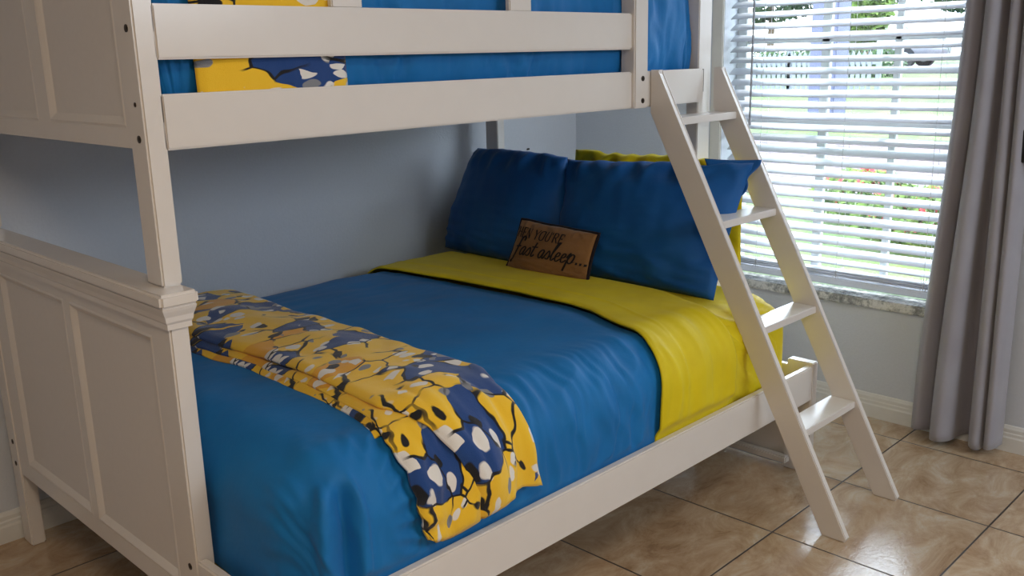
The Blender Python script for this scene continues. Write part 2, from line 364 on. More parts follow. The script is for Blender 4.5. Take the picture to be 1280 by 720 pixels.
def end_set(x0, x1, ux0, ux1, foot):
    fb = framed_end('footboard' if foot else 'headboard', x0+.004, x1-.008, .067, W-.067, .235, .93, lower_openings, bed)
    for y in (0, W-.067): box('leg', (x0, x1, y, y+.067, 0, .93), WH, bed, .004)
    # cap with a stepped moulding beneath
    cx0, cx1 = x0-.022, x1+.018
    bm = bmesh.new(); mb_box(bm, cx0, cx1, -.022, W+.008, .932, .961, bev=.006, seg=3); fin('cap_rail', bm, WH, bed)
    bm = bmesh.new()
    prof = [(.0, .884), (.006, .886), (.006, .897), (.009, .902), (.011, .913), (.016, .925), (.018, .932), (0, .932)]
    # moulding ring swept round three sides
    rings = []
    for d, zz in prof:
        rings.append([bm.verts.new((x1+d*.75, W, zz)), bm.verts.new((x1+d*.75, -d, zz)), bm.verts.new((x0-d, -d, zz)), bm.verts.new((x0-d, W, zz))])
    for r1, r2 in zip(rings, rings[1:]):
        for i in range(3): bm.faces.new((r1[i], r1[i+1], r2[i+1], r2[i]))
    bm.faces.new([r[3] for r in rings]+[r[0] for r in rings][::-1])
    fin('cap_moulding', bm, WH, bed)
    if foot:
        for y in (.04, W-.058): box('upper_post', (ux0, ux1, y, y+.07, .961, 1.78), WH, bed, .004)
        framed_end('upper_footboard', ux0+.004, ux1-.006, .108, W-.108, 1.234, 1.70, upper_openings, bed)
        box('upper_cap_rail', (ux0-.012, ux1+.012, .02, W-.02, 1.78, 1.808), WH, bed, .005)
    else:
        box('upper_post', (1.925, 2.0, .0655, .112, .961, 1.86), WH, bed, .003)
        box('upper_post', (1.95, 1.992, 1.05, 1.12, .961, 1.86), WH, bed, .003)
        framed_end('upper_headboard', 1.952, 1.985, .112, 1.05, 1.234, 1.80, [(.15, .53, 1.274, 1.76), (.60, 1.01, 1.274, 1.76)], bed)
        box('upper_cap_rail', (1.92, 2.012, .04, W-.02, 1.86, 1.888), WH, bed, .005)
end_set(0, .041, .0155, .058, True)
end_set(1.959, 2.0, 0, 0, False)
# bolts on the foot end
for z_ in (1.462, 1.254): screw('bolt', 'x', (.0155, .069, z_), bed)
screw('bolt', 'x', (.0155, .069, 1.320), bed, .0045)
for p in ((0, 1.129, .331), (0, 1.130, .262), (0, .032, .355), (0, .032, .285)): screw('bolt', 'x', p, bed)
# upper long rails and guard
box('side_rail', (.056, 1.920, OY, OY+.025, 1.230, 1.338), WH, bed, .004)
box('guard_rail', (.056, 1.535, OY, OY+.022, 1.403, 1.507), WH, bed, .004)
box('guard_rail', (.056, 1.535, OY, OY+.022, 1.640, 1.735), WH, bed, .004)
gp = box('guard_post', (1.531, 1.597, OY-.013, OY+.042, 1.229, 1.76), WH, bed, .004)
for z_ in (1.317, 1.251): screw('bolt', 'y', (1.570, OY-.013, z_), gp, .008)
for x_ in (.467, 1.020): box('baluster', (x_, x_+.083, OY+.003, OY+.021, 1.505, 1.642), WH, bed, .003)
box('rail_bracket', (1.918, 1.926, OY+.004, OY+.03, 1.262, 1.336), M['screw'], bed, .001)
box('side_rail', (.056, 1.952, W-.072, W-.05, 1.230, 1.338), WH, bed, .004)
box('guard_rail', (.056, 1.952, W-.072, W-.05, 1.403, 1.507), WH, bed, .004)
for i in range(12):
    x_ = .10+i*.155; box('slat', (x_, x_+.07, OY+.026, W-.074, 1.262, 1.280), WH, bed, .002)
# lower bunk rails, extension frame
ZR, ZRB = .3793, .2594
box('long_rail', (.020, 1.986, -E_, -E_+.024, ZRB, ZR), WH, bed, .004)
box('long_rail', (.041, 1.959, W-.060, W-.036, ZRB, ZR), WH, bed, .004)
he = box('extension_end', (1.986, 2.010, -E_, -.001, .030, .366), WH, bed, .003)
box('corner_leg', (1.978, 2.014, -E_-.002, -E_+.090, 0, .390), WH, bed, .003)
box('bottom_stretcher', (1.955, 1.985, -.297, .0, .022, .046), WH, bed, .004)
box('extension_end', (0, .024, -E_, -.001, .20, ZR), WH, bed, .004)
box('corner_leg', (0, .041, -E_, -E_+.066, 0, ZR), WH, bed, .003)
for i in range(12):
    x_ = .08+i*.155; box('slat', (x_, x_+.08, -E_+.025, W-.062, .262, .280), WH, bed, .002)

# ladder
ld = tag(empty('bunk_ladder', (1.81, -.6, 0)), 'white slanted wooden ladder hooked on the upper rail, feet on tiles', 'ladder')
fy = lambda z: -.679+.5165*z       # front edge
bk = lambda z: -.597+.5246*z
def stile(x0, x1):
    zt = 1.341
    poly = [(-.597, 0), (-.668, 0), (fy(.012), .012), (fy(zt-.012), zt-.012), (fy(zt)+.004-.010, zt), (.0385, zt), (.0385, (.0385+.597)/.5246)]
    bm = bmesh.new(); prism_bm(bm, poly, 'x', x0, x1)
    es = [e for e in bm.edges if abs(e.verts[0].co.x-e.verts[1].co.x) < 1e-6]; bmesh.ops.bevel(bm, geom=es, offset=.0025, segments=2, affect='EDGES')
    rel(fin('stile', bm, WH), ld)
stile(1.624, 1.647); stile(1.974, 1.997)
for z_ in (1.197, .890, .587, .299):
    y0 = fy(z_)+.006
    rel(box('step', (1.647, 1.974, y0, y0+.085, z_-.023, z_), WH, bev=.002), ld)

# ---------------------------------------------------------------- lower mattress & linens
MZ = .645
def bedsurf(x0, x1, y0, y1, top, R, zmin):
    ix0, ix1, iy0, iy1 = x0+R, x1-R, y0+R, y1-R
    def P(p, q, off=0, disp=None):
        cx, cy = max(ix0, min(ix1, p)), max(iy0, min(iy1, q)); ox, oy = p-cx, q-cy; d = math.hypot(ox, oy)
        if d < 1e-9: n = Vector((0, 0, 1)); c = Vector((cx, cy, top))
        else:
            dx, dy = ox/d, oy/d; Rr = R
            if d < Rr*PI/2: th = d/Rr; hz = Rr*math.sin(th); dr = Rr*(1-math.cos(th))
            else: th = PI/2; hz = Rr; dr = Rr+(d-Rr*PI/2)
            n = Vector((dx*math.sin(th), dy*math.sin(th), math.cos(th))); c = Vector((cx+dx*hz, cy+dy*hz, top-dr))
        a = off+(disp(p, q, c) if disp else 0)
        r = c+n*a
        if r.z < zmin: r.z = zmin
        if zmin > .34: r.y = max(r.y, lerp(-.340, -.42, sm((r.z-.375)/.12)))
        return r
    return P
LX0, LX1, LY0, LY1 = .062, 1.950, -.338, 1.085
LR = .135
LB = bedsurf(LX0, LX1, LY0, LY1, MZ-.008, LR, .345)
def wr_top(p, q, c):
    return .006*nz(p, q, 1, 3.0)+.0035*nz(p*1.0, q*2.2, 3, 6)
def side(c):      # 0 on the top, 1 down the sides
    return sm((MZ-.02-c.z)/.12)
def blue_disp(p, q, c):
    s = side(c); near = sm((-.10-q)/.2)
    v = .008*nz(p, q, 1, 2.6)+.003*nz(p, q, 5, 9)
    # vertical folds hanging on the near side
    v += near*(.006*(1-3*abs(nz(p*11+.9*nz(p, q, 2, 7), q*1.6, 4)))+.0035*(1-3*abs(nz(p*27+nz(p, q, 3, 9), q*2.4, 9))))
    # radiating pulls from the foot corner
    ang = math.atan2(q+.42, p-.10); rad = math.hypot(q+.42, p-.10)
    v += .0075*near*math.exp(-((p-.36)/.14)**2)*(1-1.6*abs(math.sin(ang*17+3*nz(p, q, 0, 3))))*sm((rad-.12)/.1)*sm((.34-rad)/.12)
    # gathered fold standing at the foot corner
    dx_, dy_ = LX0+LR-p, LY0+LR-q
    if dx_ > 0 and dy_ > 0:
        d_ = math.hypot(dx_, dy_); aa = math.atan2(dx_, dy_); g_ = sm((d_-.10)/.05)
        v += g_*(.034*math.exp(-((aa-.62)/.13)**2)-.026*math.exp(-((aa-.34)/.10)**2)+.014*math.exp(-((aa-.12)/.08)**2))
    # foot face soft
    v += .012*s*sm((.12-p)/.2)*nz(q*3, c.z*5, 8)
    # fine surface pulls near wall side
    v += .0022*nz(p*8, q*24, 6)*sm((q-.2)/.5)
    return v
def yel_disp(p, q, c):
    near = sm((-.12-q)/.2)
    return .005*nz(p, q, 1, 3)+.002*nz(p*18, q*3, 5)+near*(.006*(1-3*abs(nz(p*10+.7*nz(p, q, 1, 6), q*1.4, 4)))+.003*(1-3*abs(nz(p*26, q*2, 2))))
def fit_disp(p, q, c):
    near = sm((-.12-q)/.2)
    return .004*nz(p, q, 1, 3)-.022*near*sm((p-1.5)/.12)+near*(.008*(1-3*abs(nz((p*.8+q)*10, (q-p)*2.0, 4)))+.005*(1-3*abs(nz((p*.6+q)*24, q*2, 2))))
mat_ = tag(empty('lower_mattress', (1.0, .4, .28)), 'lower bunk mattress in a yellow fitted sheet, showing behind the ladder', 'mattress')
LC = bedsurf(LX0+.02, LX1-.02, LY0+.02, LY1-.02, MZ-.035, .09, .285)
rel(grid('mattress_core', lambda u, v: LC(lerp(LX0-.33, LX1+.33, u), lerp(LY0-.33, LY1+.33, v)), 60, 50, M['yellow']), mat_)
rel(grid('fitted_sheet', lambda u, v: LB(lerp(1.37, LX1+.27, u), lerp(LY0-.25, LY1+.2, v), 0, fit_disp), 90, 150, M['yellow']), mat_)
sh = tag(empty('top_sheet', (.6, .4, .3)), 'blue top sheet spread over the lower bunk with its yellow edge folded back', 'bed sheet')
fold_l = lambda q: interp([(-.6, 1.150), (-.42, 1.155), (-.3, 1.175), (-.15, 1.225), (0, 1.285), (.1, 1.305), (.32, 1.317), (.65, 1.305), (1.0, 1.25), (1.4, 1.22)], q)+.006*nz(q, 0, 7, 5)
fold_r = lambda q: lerp(1.51, 1.60, sm((q+.3)/.3))+.01*nz(q, 5, 7, 2)
def blue_f(u, v):
    p = lerp(LX0-.29, fold_l(lerp(LY0-.245, LY1+.25, v))+.02, u); q = lerp(LY0-.245, LY1+.25, v)
    return LB(p, q, .006-.007*sm((u-.93)/.05), blue_disp)
rel(grid('blue_cover', blue_f, 210, 250, M['blue'], thick=.004), sh)
def band_f(u, v):
    q = lerp(LY0-.243, LY1+.25, v); p = lerp(fold_l(q), fold_r(q), u)
    e = .006*math.exp(-(u*.34/.010)**2)
    hem = .003*math.exp(-((u-.30)/.02)**2)
    return LB(p, q, .024-e+hem, lambda a, b, c: max(yel_disp(a, b, c), blue_disp(a, b, c)-.05*u))
rel(grid('folded_yellow_edge', band_f, 60, 200, M['yellow'], thick=.006), sh)

# ---------------------------------------------------------------- throws
def throw_layer(name, parent, lf, rf, q0, q1, off, seed, P, mat, disp=None, nu=50, nv=190):
    def f(u, v):
        q = lerp(q0, q1, v) if not callable(q1) else lerp(q0, q1(u), v)
        p = lerp(lf(q), rf(q), u)
        ed = min(u, 1-u)*(rf(q)-lf(q)); rnd = -.010*math.exp(-(ed/.010)**2)
        a = off+rnd+.006*nz(p*9, q*7, seed)+.003*nz(p*22, q*16, seed+3)+(disp(u, v, p, q) if disp else 0)
        return P(p, q, a, blue_disp if P is LB else None)
    return rel(grid(name, f, nu, nv, mat, thick=.008, uv=lambda u, v: (lerp(0, .36, u), lerp(0, 1.9, v))), parent)
th = tag(empty('fleece_throw', (.5, .3, MZ)), 'yellow and navy patterned fleece throw folded in a strip across the blue sheet', 'blanket', 'patterned throws')
# q runs from far (1.1) to the near hem; below the edge q keeps falling: drop = (iy0-q)-.157+.1
IY0 = LY0+LR
def q_at_z(z): return IY0-(LR*PI/2+(MZ-.008-LR-z))
right = [(q_at_z(.43), .657), (q_at_z(.5), .640), (-.25, .634), (-.17, .668), (0, .648), (.29, .668), (.6, .664), (1.0, .680), (1.2, .62)]
left = [(q_at_z(.40), .470), (q_at_z(.5), .455), (-.28, .39), (-.19, .350), (-.02, .366), (.32, .378), (.62, .348), (1.2, .36)]
right.sort(); left.sort()
throw_layer('folded_fleece', th, lambda q: interp(left, q), lambda q: interp(right, q), 1.12, lambda u: q_at_z(.445-.012*math.cos(u*5)), .040, 1.0, LB, M['throw'],
            lambda u, v, p, q: .012*math.exp(-((u-.5)/.3)**2)+sm((-.2-q)/.2)*.014*math.sin(u*7))
l2 = [(q_at_z(.40), .330), (q_at_z(.5), .312), (-.28, .300), (-.19, .325), (-.02, .345), (.32, .362), (.62, .33), (1.2, .35)]; l2.sort()
r2 = [(q_at_z(.40), .470), (q_at_z(.5), .490), (-.28, .52), (1.2, .60)]; r2.sort()
throw_layer('folded_fleece', th, lambda q: interp(l2, q), lambda q: interp(r2, q), 1.10, lambda u: q_at_z(.432-.02*math.sin(u*3.0)), .024, 5.0, LB, M['throw'],
            lambda u, v, p, q: sm((-.2-q)/.2)*.012*math.cos(u*8))
throw_layer('folded_fleece', th, lambda q: interp(l2, q)-.014+.006*nz(q, 0, 3, 4), lambda q: interp(r2, q)-.03, 1.10, -.25, .011, 9.0, LB, M['throw'], nv=120)

# ---------------------------------------------------------------- upper bunk mattress
UB = bedsurf(.066, 1.925, .088, 1.09, 1.615, .06, 1.30)
um = tag(empty('upper_mattress', (1, .6, 1.28)), 'upper bunk mattress wrapped in a blue sheet behind the guard rail', 'mattress')
def up_disp(p, q, c):
    n = sm((.2-q)/.1)
    end = sm((p-1.45)/.3)
    v = -.022*(abs((c.z-1.46)/.16)**3)*n
    v += n*(.006*(1-3*abs(nz(p*9+.8*nz(c.z, p, 0, 7), c.z*3, 1)))+.004*(1-3*abs(nz(p*24+nz(p, c.z, 2, 9), c.z*5, 3))))
    v += n*end*.016*nz((p+c.z*.35)*11, c.z*2, 6)
    return v
UC = bedsurf(.076, 1.905, .10, 1.08, 1.60, .05, 1.283)
rel(grid('mattress_core', lambda u, v: UC(lerp(-.28, 2.28, u), lerp(-.25, 1.42, v)), 60, 50, M['blue']), um)
rel(grid('blue_sheet', lambda u, v: UB(lerp(-.26, 2.25, u), lerp(-.25, 1.42, v), 0, up_disp), 230, 150, M['blue']), um)
tu = tag(empty('fleece_throw', (.3, .09, 1.5)), 'patterned fleece throw hanging behind the upper guard rail at the foot end', 'blanket', 'patterned throws')
throw_layer('hanging_fleece', tu, lambda q: .150, lambda q: .512, 1.0, -.22, .020, 2.0, UB, M['throw2'])

# ---------------------------------------------------------------- pillows
def pillow(name, BLc, BRc, TRc, TLc, th_, mat, seed, label=None, flange=0, wr=1.0, bulge=.05, nu=70, nv=50, group=None, cat='pillow'):
    """soft cushion on four world corners; s left-right, t bottom-top; normal towards the viewer side"""
    BLc, BRc, TRc, TLc = map(Vector, (BLc, BRc, TRc, TLc))
    nrm = ((BRc-BLc).cross(TLc-BLc)).normalized()
    c0 = (BLc+BRc+TRc+TLc)/4
    def mid(s, t):
        # edges curve inwards between the corners
        k1 = 1-bulge*(1-(2*t-1)**2)*2; k2 = 1-bulge*(1-(2*s-1)**2)*1.4
        s2 = .5+(s-.5)*k1; t2 = .5+(t-.5)*k2+wr*t*t*(.030*nz(s*4.5, seed, 1)+.012*nz(s*12, seed, 2))*(1-(2*s-1)**4)
        return BLc*(1-s2)*(1-t2)+BRc*s2*(1-t2)+TRc*s2*t2+TLc*(1-s2)*t2
    def prof(s, t):
        a = max(0, 1-abs(2*s-1)**2.6); b = max(0, 1-abs(2*t-1)**2.6)
        return (a*b)**.55*th_
    def wrk(s, t):
        e = (1-abs(2*s-1))*(1-abs(2*t-1))
        rad = math.exp(-e*7)
        return wr*(.010*nz(s*2.2, t*2.2, seed)+.010*rad*nz(s*9, t*9, seed+2)+.003*nz(s*7, t*20, seed+5)*(1-t)+.004*nz(s*14, t*4, seed+8)*t+.010*(1-3*abs(nz(s*9+t*2, t*3, seed+11)))*sm((t-.72)/.2)+.006*(1-3*abs(nz(s*3, t*11, seed+12)))*sm((.35-t)/.2))
    def front(s, t): return mid(s, t)+nrm*(prof(s, t)+wrk(s, t)*min(1, prof(s, t)/.02))
    def back(s, t): return mid(s, t)-nrm*(prof(s, t)*.8)
    verts, faces = [], []
    for fn in (front, back):
        base = len(verts)
        for j in range(nv+1):
            for i in range(nu+1): verts.append(fn(i/nu, j/nv))
        for j in range(nv):
            for i in range(nu):
                q = (base+j*(nu+1)+i, base+j*(nu+1)+i+1, base+(j+1)*(nu+1)+i+1, base+(j+1)*(nu+1)+i)
                faces.append(q if fn is front else q[::-1])
    me = bpy.data.meshes.new(name); me.from_pydata([v-c0 for v in verts], [], faces)
    bm = bmesh.new(); bm.from_mesh(me); bmesh.ops.remove_doubles(bm, verts=bm.verts, dist=.0004); bm.to_mesh(me); bm.free()
    o = link(name, me, mat, None, True); o.location = c0
    tag(o, label, cat, group)
    return o, front, nrm, c0
B_ = M['navyblue']
pillow('pillow', (1.885, .64, .65), (1.925, -.122, .64), (1.940, -.112, 1.040), (1.920, .60, 1.045), .032, M['yellow'], 25, 'yellow pillow standing behind the blue pillows, by the window', bulge=.01, wr=2.4, group='bed pillows')
pillow('pillow', (1.70, 1.12, .640), (1.675, .47, .640), (1.800, .535, 1.030), (1.835, 1.05, 1.035), .095, B_, 31, 'blue pillow leaning in the corner beside the back wall', bulge=-.02, wr=1.2, group='bed pillows')
pr_, fr_, nr_, cr_ = pillow('pillow', (1.655, .49, .640), (1.675, -.175, .630), (1.915, -.160, 1.040), (1.81, .545, 1.022), .095, B_, 37, 'blue pillow with an open flap leaning behind the ladder', bulge=.018, wr=1.4, group='bed pillows')
# open end of the case: soft flange at the top right corner
def flap_f(u, v):
    A, B, C_, D = Vector((1.83, -.07, .90)), Vector((1.872, -.150, .945)), Vector((1.935, -.174, 1.050)), Vector((1.875, -.01, 1.052))
    p = A*(1-u)*(1-v)+B*u*(1-v)+C_*u*v+D*(1-u)*v
    return p+Vector((-.010-.010*math.sin(v*8+u*4), -.004*math.sin(v*9), -.004*math.sin(u*PI)))
ff = grid('case_flap', flap_f, 24, 24, B_, thick=.006)
ff.parent = pr_; ff.matrix_parent_inverse = Matrix.Translation(-cr_)
# small burlap pillow with writing
mp_, mf, mn, mc = pillow('small_pillow', (1.548, .615, .650), (1.552, .238, .650), (1.600, .225, .812), (1.600, .580, .826), .038, M['burlap'], 50,
                         'small brown burlap cushion with black sleep lettering leaning on the blue pillows', bulge=.02, wr=.4, cat='cushion')
def edge_tube(name, path, r, mat, parent, c):
    bm = bmesh.new(); tube_bm(bm, path, r, 8, False); o = fin(name, bm, mat, None, True); o.parent = parent; o.matrix_parent_inverse = Matrix.Translation(-c); return o
per = [(i/20, 0) for i in range(20)]+[(1, i/14) for i in range(14)]+[(1-i/20, 1) for i in range(20)]+[(0, 1-i/14) for i in range(15)]
edge_tube('border_piping', [mf(*p)-mn*.002 for p in per], .0062, M['piping'], mp_, mc)
# lettering: strokes are polylines (x, y, half width) in em units
def cat_rom(p, n=8):
    out = []
    for i in range(len(p)-1):
        a, b, c, d = p[max(i-1, 0)], p[i], p[i+1], p[min(i+2, len(p)-1)]
        for j in range(n):
            t = j/n
            out.append(tuple(.5*((2*b[m])+(-a[m]+c[m])*t+(2*a[m]-5*b[m]+4*c[m]-d[m])*t*t+(-a[m]+3*b[m]-3*c[m]+d[m])*t**3) for m in (0, 1)))
    out.append(tuple(p[-1][:2])); return out
TN, TK, SR = .045, .085, .032
def serif(x, y, w=.07): return ([(x-w, y), (x+w, y)], SR, False)
CAPS = {
 'W': (1.0, [([(.06, .97), (.30, .03)], TK, 0), ([(.30, .03), (.52, .97)], TN, 0), ([(.44, .97), (.68, .03)], TK, 0), ([(.68, .03), (.92, .97)], TN, 0), serif(.08, 1), serif(.48, 1), serif(.92, 1)]),
 'H': (.82, [([(.16, 0), (.16, 1)], TK, 0), ([(.66, 0), (.66, 1)], TK, 0), ([(.16, .52), (.66, .52)], TN, 0), serif(.16, 0), serif(.16, 1), serif(.66, 0), serif(.66, 1)]),
 'E': (.70, [([(.16, 0), (.16, 1)], TK, 0), ([(.08, 0), (.58, 0), (.62, .22)], TN, 0), ([(.08, 1), (.56, 1), (.58, .8)], TN, 0), ([(.16, .52), (.44, .52)], TN, 0), ([(.44, .42), (.44, .62)], TN, 0)]),
 'N': (.84, [([(.16, 0), (.16, 1)], TN, 0), ([(.14, 1), (.68, .0)], TK, 0), ([(.68, 0), (.68, 1)], TN, 0), serif(.16, 0), serif(.12, 1), serif(.68, 1)]),
 'Y': (.78, [([(.08, 1), (.38, .5)], TK, 0), ([(.70, 1), (.38, .5)], TN, 0), ([(.38, .5), (.38, 0)], TK, 0), serif(.38, 0), serif(.10, 1), serif(.68, 1)]),
 'O': (.86, [([(.42, 1.0), (.18, .88), (.10, .5), (.18, .12), (.42, 0), (.66, .12), (.74, .5), (.66, .88), (.42, 1.0)], .040, 1)]),
 'U': (.80, [([(.16, 1), (.16, .3), (.26, .05), (.42, 0), (.58, .08), (.66, .3), (.66, 1)], .036, 1), serif(.16, 1), serif(.66, 1)]),
 "'": (.24, [([(.12, 1.02), (.10, .76)], .06, 0)]),
 'R': (.80, [([(.16, 0), (.16, 1)], TK, 0), ([(.12, 1), (.42, 1), (.60, .88), (.60, .66), (.42, .52), (.16, .52)], .034, 1), ([(.38, .52), (.72, 0)], .070, 0), serif(.16, 0), serif(.74, 0, .05)]),
 ' ': (.34, [])}
SCR = {
 'f': (.46, [([(-.12, -.40), (-.02, -.44), (.10, -.20), (.20, .30), (.30, .85), (.46, 1.02), (.60, .92), (.56, .78)], .036, 1), ([(.02, .42), (.44, .47)], .040, 0)]),
 'a': (.50, [([(.44, .40), (.30, .46), (.12, .30), (.08, .08), (.18, -.02), (.32, .12), (.44, .42)], .028, 1), ([(.44, .42), (.36, .10), (.42, -.01), (.54, .12)], .028, 1)]),
 's': (.40, [([(0, .08), (.26, .46), (.36, .22), (.26, .0), (.08, .04)], .026, 1), ([(.22, .02), (.42, .14)], .012, 0)]),
 't': (.34, [([(.30, .80), (.12, .14), (.18, -.01), (.34, .12)], .030, 1), ([(.0, .52), (.46, .55)], .036, 0)]),
 'l': (.32, [([(.04, .12), (.28, .66), (.38, .98), (.28, .96), (.14, .40), (.12, .04), (.20, -.02), (.34, .12)], .026, 1)]),
 'e': (.40, [([(.06, .20), (.26, .28), (.32, .42), (.20, .47), (.08, .28), (.10, .04), (.22, -.02), (.42, .14)], .025, 1)]),
 'p': (.56, [([(.02, .26), (.18, .54), (.10, .10), (-.06, -.48)], .030, 1), ([(.14, .30), (.32, .50), (.46, .40), (.40, .08), (.24, -.02), (.12, .08)], .026, 1), ([(.40, .04), (.58, .14)], .012, 0)]),
 '.': (.24, [([(.07, .04), (.19, .05)], .065, 0)]),
 ' ': (.26, [])}
def write(text, font, ox, oy, size, slant, surf):
    """surf(s_m, t_m) -> world point; coordinates in metres on the cushion"""
    bm = bmesh.new(); x = ox
    for ch in text:
        adv, strokes = font[ch]
        for pts, hw, curved in strokes:
            pl = cat_rom(pts) if curved else [(lerp(a[0], b[0], k_/4), lerp(a[1], b[1], k_/4)) for a, b in zip(pts, pts[1:]) for k_ in range(4)]+[pts[-1]]
            L_, R_ = [], []
            for i, (a, b) in enumerate(pl):
                c, d = pl[min(i+1, len(pl)-1)]; e, g = pl[max(i-1, 0)]; dx, dy = c-e, d-g; h = math.hypot(dx, dy) or 1
                w_ = hw*(1.0 if not curved else 1.0+1.1*abs(dy)/h)
                px, py = -dy/h*w_, dx/h*w_
                for lst, sg in ((L_, 1), (R_, -1)):
                    X, Y = a+sg*px, b+sg*py; lst.append(bm.verts.new(surf(x+(X+Y*slant)*size, oy+Y*size)))
            for i in range(len(pl)-1): bm.faces.new((L_[i], L_[i+1], R_[i+1], R_[i]))
        x += adv*size
    return bm
def csurf(a, b):
    s = a/.362; t = b/.175
    s = max(.0, min(1, s)); return mf(s, t)+mn*.0028
bm = write("WHEN YOU'RE", CAPS, -.017, .116, .034, .06, csurf)
o = fin('lettering', bm, M['ink']); o.parent = mp_; o.matrix_parent_inverse = Matrix.Translation(-mc)
bm = write('fast asleep...', SCR, .030, .056, .063, .16, csurf)
o = fin('lettering', bm, M['ink']); o.parent = mp_; o.matrix_parent_inverse = Matrix.Translation(-mc)

# ---------------------------------------------------------------- curtain
cu = tag(empty('curtain', (XW-.06, -.65, 0)), 'long grey curtain panel gathered beside the window, hem just off the floor', 'curtain')
# plan outline along the cloth at the floor: (y, distance from wall)
plan0 = [(-.486, .035), (-.491, .085), (-.515, .110), (-.548, .075), (-.556, .040), (-.560, .080), (-.575, .135), (-.610, .150), (-.640, .120), (-.650, .060), (-.668, .030), (-.690, .045), (-.696, .100), (-.715, .130), (-.738, .120), (-.745, .060), (-.750, .115), (-.770, .130), (-.785, .100), (-.788, .040)]
plan1 = [(-.545, .035), (-.552, .075), (-.575, .095), (-.600, .070), (-.606, .045), (-.611, .075), (-.625, .105), (-.645, .115), (-.664, .095), (-.670, .060), (-.676, .045), (-.684, .060), (-.690, .085), (-.703, .105), (-.722, .095), (-.728, .055), (-.733, .090), (-.750, .108), (-.772, .085), (-.778, .040)]
def cplan(pl, u):
    n = len(pl)-1; x = u*n; i = min(int(x), n-1); t = x-i
    a, b, c, d = pl[max(i-1, 0)], pl[i], pl[i+1], pl[min(i+2, n)]
    return [.5*((2*b[m])+(-a[m]+c[m])*t+(2*a[m]-5*b[m]+4*c[m]-d[m])*t*t+(-a[m]+3*b[m]-3*c[m]+d[m])*t**3) for m in (0, 1)]
def cur_f(u, v):
    z = lerp(.030, 2.28, v)+(1-v)*.006*math.sin(u*15)
    k_ = sm(z/1.6)
    a, b = cplan(plan0, u), cplan(plan1, u)
    y = lerp(a[0], b[0], k_)+.004*nz(u*9, z*1.5, 3); d = max(.02, lerp(a[1], b[1], k_)+.003*nz(u*6, z*2, 5))
    return Vector((XW-d, y, z))
rel(grid('curtain_panel', cur_f, 200, 90, M['curtain'], thick=.003), cu)
bm = bmesh.new(); tube_bm(bm, [(XW-.075, -1.0, 2.26), (XW-.075, .62, 2.26)], .011, 12)
cr2 = tag(fin('curtain_rod', bm, M['chrome'], None, True), 'metal curtain rod above the window', 'curtain rod')
for y in (-.93, .56): box('rod_bracket', (XW-.08, XW, y, y+.015, 2.245, 2.275), M['chrome'], cr2, .002)
# black wall shelf just inside the frame at right
ws = tag(empty('wall_rack', (XW-.03, -.83, 1.1)), 'black wall rack with two boards right of the grey curtain', 'rack')
rel(box('board', (XW-.10, XW-.02, -.90, -.747, 1.158, 1.222), M['black'], bev=.002), ws)
rel(box('board', (XW-.10, XW-.02, -.90, -.754, 1.020, 1.125), M['black'], bev=.002), ws)
rel(box('upright', (XW-.02, XW-.001, -.88, -.85, 1.0, 1.24), M['black'], bev=.002), ws)
# nail in the wall
bm = bmesh.new(); tube_bm(bm, [(2.279, YB, .985), (2.279, YB-.012, .987)], .004, 8); tag(fin('wall_nail', bm, M['screw']), 'small nail in the back wall above the corner pillow', 'nail')

# ---------------------------------------------------------------- outdoors
def gz(x): return -.12+.80*sm((x-9)/18)
gv = [(3.0+i*1.2, -25+j*3.0) for j in range(24) for i in range(50)]
me = bpy.data.meshes.new('lawn'); me.from_pydata([(x, y, gz(x)) for x, y in gv], [], [(j*50+i, j*50+i+1, (j+1)*50+i+1, (j+1)*50+i) for j in range(23) for i in range(49)])
tag(link('lawn', me, M['grass']), kind='structure')
def strip(name, x0, x1, y0, y1, mat, lift):
    n = 12; vs = []
    for j in range(2):
        for i in range(n+1): x = lerp(x0, x1, i/n); vs.append((x, (y0, y1)[j], gz(x)+lift))
    me = bpy.data.meshes.new(name); me.from_pydata(vs, [], [(i, i+1, n+2+i, n+1+i) for i in range(n)]); return tag(link(name, me, mat), kind='structure')
strip('gravel_path', 8.6, 13.0, -6, 16, M['gravel'], .012)
strip('street', 29, 37, -25, 44, M['gravel'], .015)
bmo = lambda: bmesh.new()
def leafball(bm, c, rx, ry, rz, n, s):
    for _ in range(n):
        d = Vector((random.gauss(0, 1), random.gauss(0, 1), random.gauss(0, 1))).normalized(); r = random.uniform(.55, 1)**.5
        p = Vector((c[0]+d.x*rx*r, c[1]+d.y*ry*r, c[2]+d.z*rz*r)); a = Vector((random.gauss(0, 1), random.gauss(0, 1), random.gauss(0, 1))).normalized(); b = a.orthogonal().normalized()
        q = s*random.uniform(.7, 1.3); vs = [bm.verts.new(p+a*q), bm.verts.new(p+b*q*.45), bm.verts.new(p-a*q), bm.verts.new(p-b*q*.45)]; bm.faces.new(vs)
def tree(x, y, h, r, label, mat):
    t = tag(empty('garden_tree', (x, y, gz(x))), label, 'tree', 'garden trees')
    bm = bmo(); leafball(bm, (x, y, gz(x)+h*.68), r, r, h*.36, 2600, .22); rel(fin('foliage', bm, mat), t)
    bm = bmo(); tube_bm(bm, [(x, y, gz(x)-.05), (x+.05, y, gz(x)+h*.3), (x, y+.06, gz(x)+h*.7)], [.2, .15, .06], 10); rel(fin('trunk', bm, M['bark'], None, True), t)
tree(40, 21.5, 5.5, 2.6, 'green tree beyond the window, at its left', M['leaf'])
tree(48, 20.6, 5.5, 1.7, 'dark green tree beyond the middle of the window', M['leaf'])
tree(40, 12.6, 6, 2.8, 'large green tree seen through the right half of the window', M['leaf'])
tree(26, 10.6, 2.6, .7, 'small light green tree beside the white parked car', M['leaf2'])
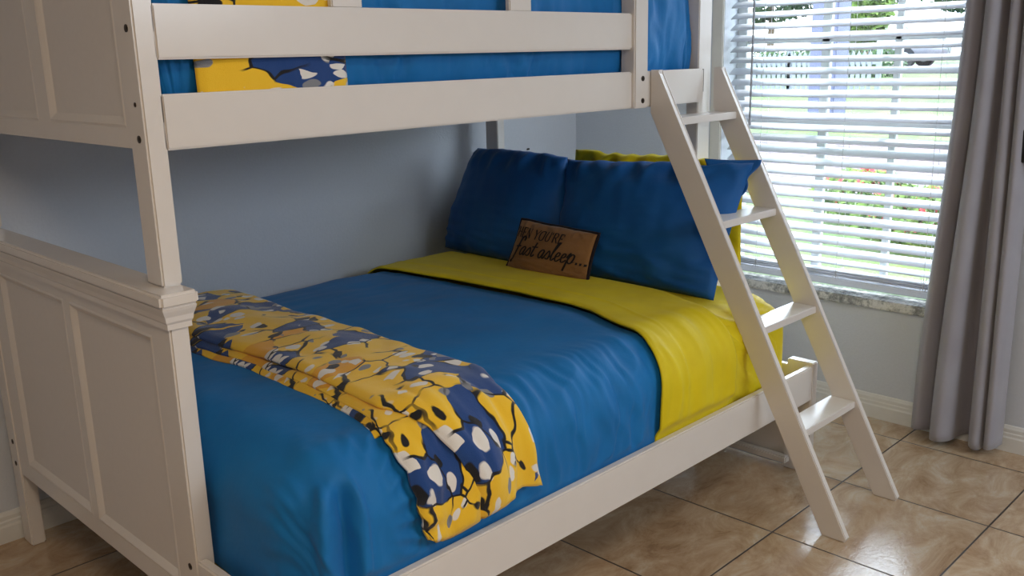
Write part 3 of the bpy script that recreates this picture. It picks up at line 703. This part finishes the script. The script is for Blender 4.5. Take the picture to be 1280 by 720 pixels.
# hedge behind the fence
hg = tag(empty('garden_hedge', (24, 12, gz(24))), 'clipped dark green hedge behind the picket fence', 'hedge')
bm = bmo()
for i in range(14): leafball(bm, (24, 9+i*.55, gz(24)+.35), .5, .5, .42, 330, .08)
rel(fin('foliage', bm, M['leaf']), hg)
# picket fence
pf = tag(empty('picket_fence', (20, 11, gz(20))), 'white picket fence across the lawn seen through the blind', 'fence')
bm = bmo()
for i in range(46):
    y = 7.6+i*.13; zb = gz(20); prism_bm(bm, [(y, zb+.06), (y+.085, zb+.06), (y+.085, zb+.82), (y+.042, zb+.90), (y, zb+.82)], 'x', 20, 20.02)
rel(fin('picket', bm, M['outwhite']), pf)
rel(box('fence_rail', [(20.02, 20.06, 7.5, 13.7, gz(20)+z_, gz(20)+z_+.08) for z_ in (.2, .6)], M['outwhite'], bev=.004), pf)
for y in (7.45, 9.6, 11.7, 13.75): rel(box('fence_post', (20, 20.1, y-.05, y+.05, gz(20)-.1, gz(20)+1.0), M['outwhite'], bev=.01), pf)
# column
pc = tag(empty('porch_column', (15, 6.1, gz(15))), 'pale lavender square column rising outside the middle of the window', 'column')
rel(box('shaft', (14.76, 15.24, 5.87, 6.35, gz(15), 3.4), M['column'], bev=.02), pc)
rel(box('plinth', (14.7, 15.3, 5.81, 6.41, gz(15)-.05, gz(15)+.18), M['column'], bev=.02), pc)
# parked car (side on)
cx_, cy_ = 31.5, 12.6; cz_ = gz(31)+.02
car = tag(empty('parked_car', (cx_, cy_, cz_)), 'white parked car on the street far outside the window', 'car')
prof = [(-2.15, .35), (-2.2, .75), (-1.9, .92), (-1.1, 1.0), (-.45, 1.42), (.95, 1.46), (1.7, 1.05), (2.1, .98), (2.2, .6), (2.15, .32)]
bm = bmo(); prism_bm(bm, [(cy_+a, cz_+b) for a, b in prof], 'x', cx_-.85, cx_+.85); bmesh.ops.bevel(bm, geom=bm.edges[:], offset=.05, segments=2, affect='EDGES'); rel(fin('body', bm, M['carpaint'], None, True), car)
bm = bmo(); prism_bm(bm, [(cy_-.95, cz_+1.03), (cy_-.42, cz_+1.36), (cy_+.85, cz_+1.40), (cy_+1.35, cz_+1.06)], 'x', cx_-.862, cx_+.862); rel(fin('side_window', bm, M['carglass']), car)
for dy in (-1.32, 1.32):
    for dx in (-.80, .80):
        bm = bmo(); tube_bm(bm, [(cx_+dx-.1, cy_+dy, cz_+.32), (cx_+dx+.1, cy_+dy, cz_+.32)], .33, 24); wh = rel(fin('wheel', bm, M['tyre']), car)
        bm = bmo(); tube_bm(bm, [(cx_+dx-.115, cy_+dy, cz_+.32), (cx_+dx+.115, cy_+dy, cz_+.32)], .17, 16); h_ = fin('hubcap', bm, M['chrome']); h_.parent = wh
# flowering shrubs near the window
for i, (x, y, r, lab) in enumerate([(6.3, 1.05, .34, 'red flowering shrub low outside the window beside the curtain'), (7.3, 1.9, .34, 'red flowering shrub outside the lower middle of the window'),
                                    (7.2, 1.05, .30, 'smallest red flowering shrub, just behind the one nearest the curtain')]):
    t = tag(empty('flowering_shrub', (x, y, gz(x))), lab, 'shrub', 'red flowering shrubs')
    bm = bmo(); leafball(bm, (x, y, gz(x)+r*.7), r*1.3, r*1.3, r*.65, 900, .05); rel(fin('foliage', bm, M['leaf2']), t)
    bm = bmo(); leafball(bm, (x, y, gz(x)+r*.9), r*1.1, r*1.1, r*.5, 130, .045); rel(fin('blossom', bm, M['red']), t)
    bm = bmo(); tube_bm(bm, [(x, y, gz(x)-.03), (x, y, gz(x)+r)], .02, 6); rel(fin('stem', bm, M['bark']), t)
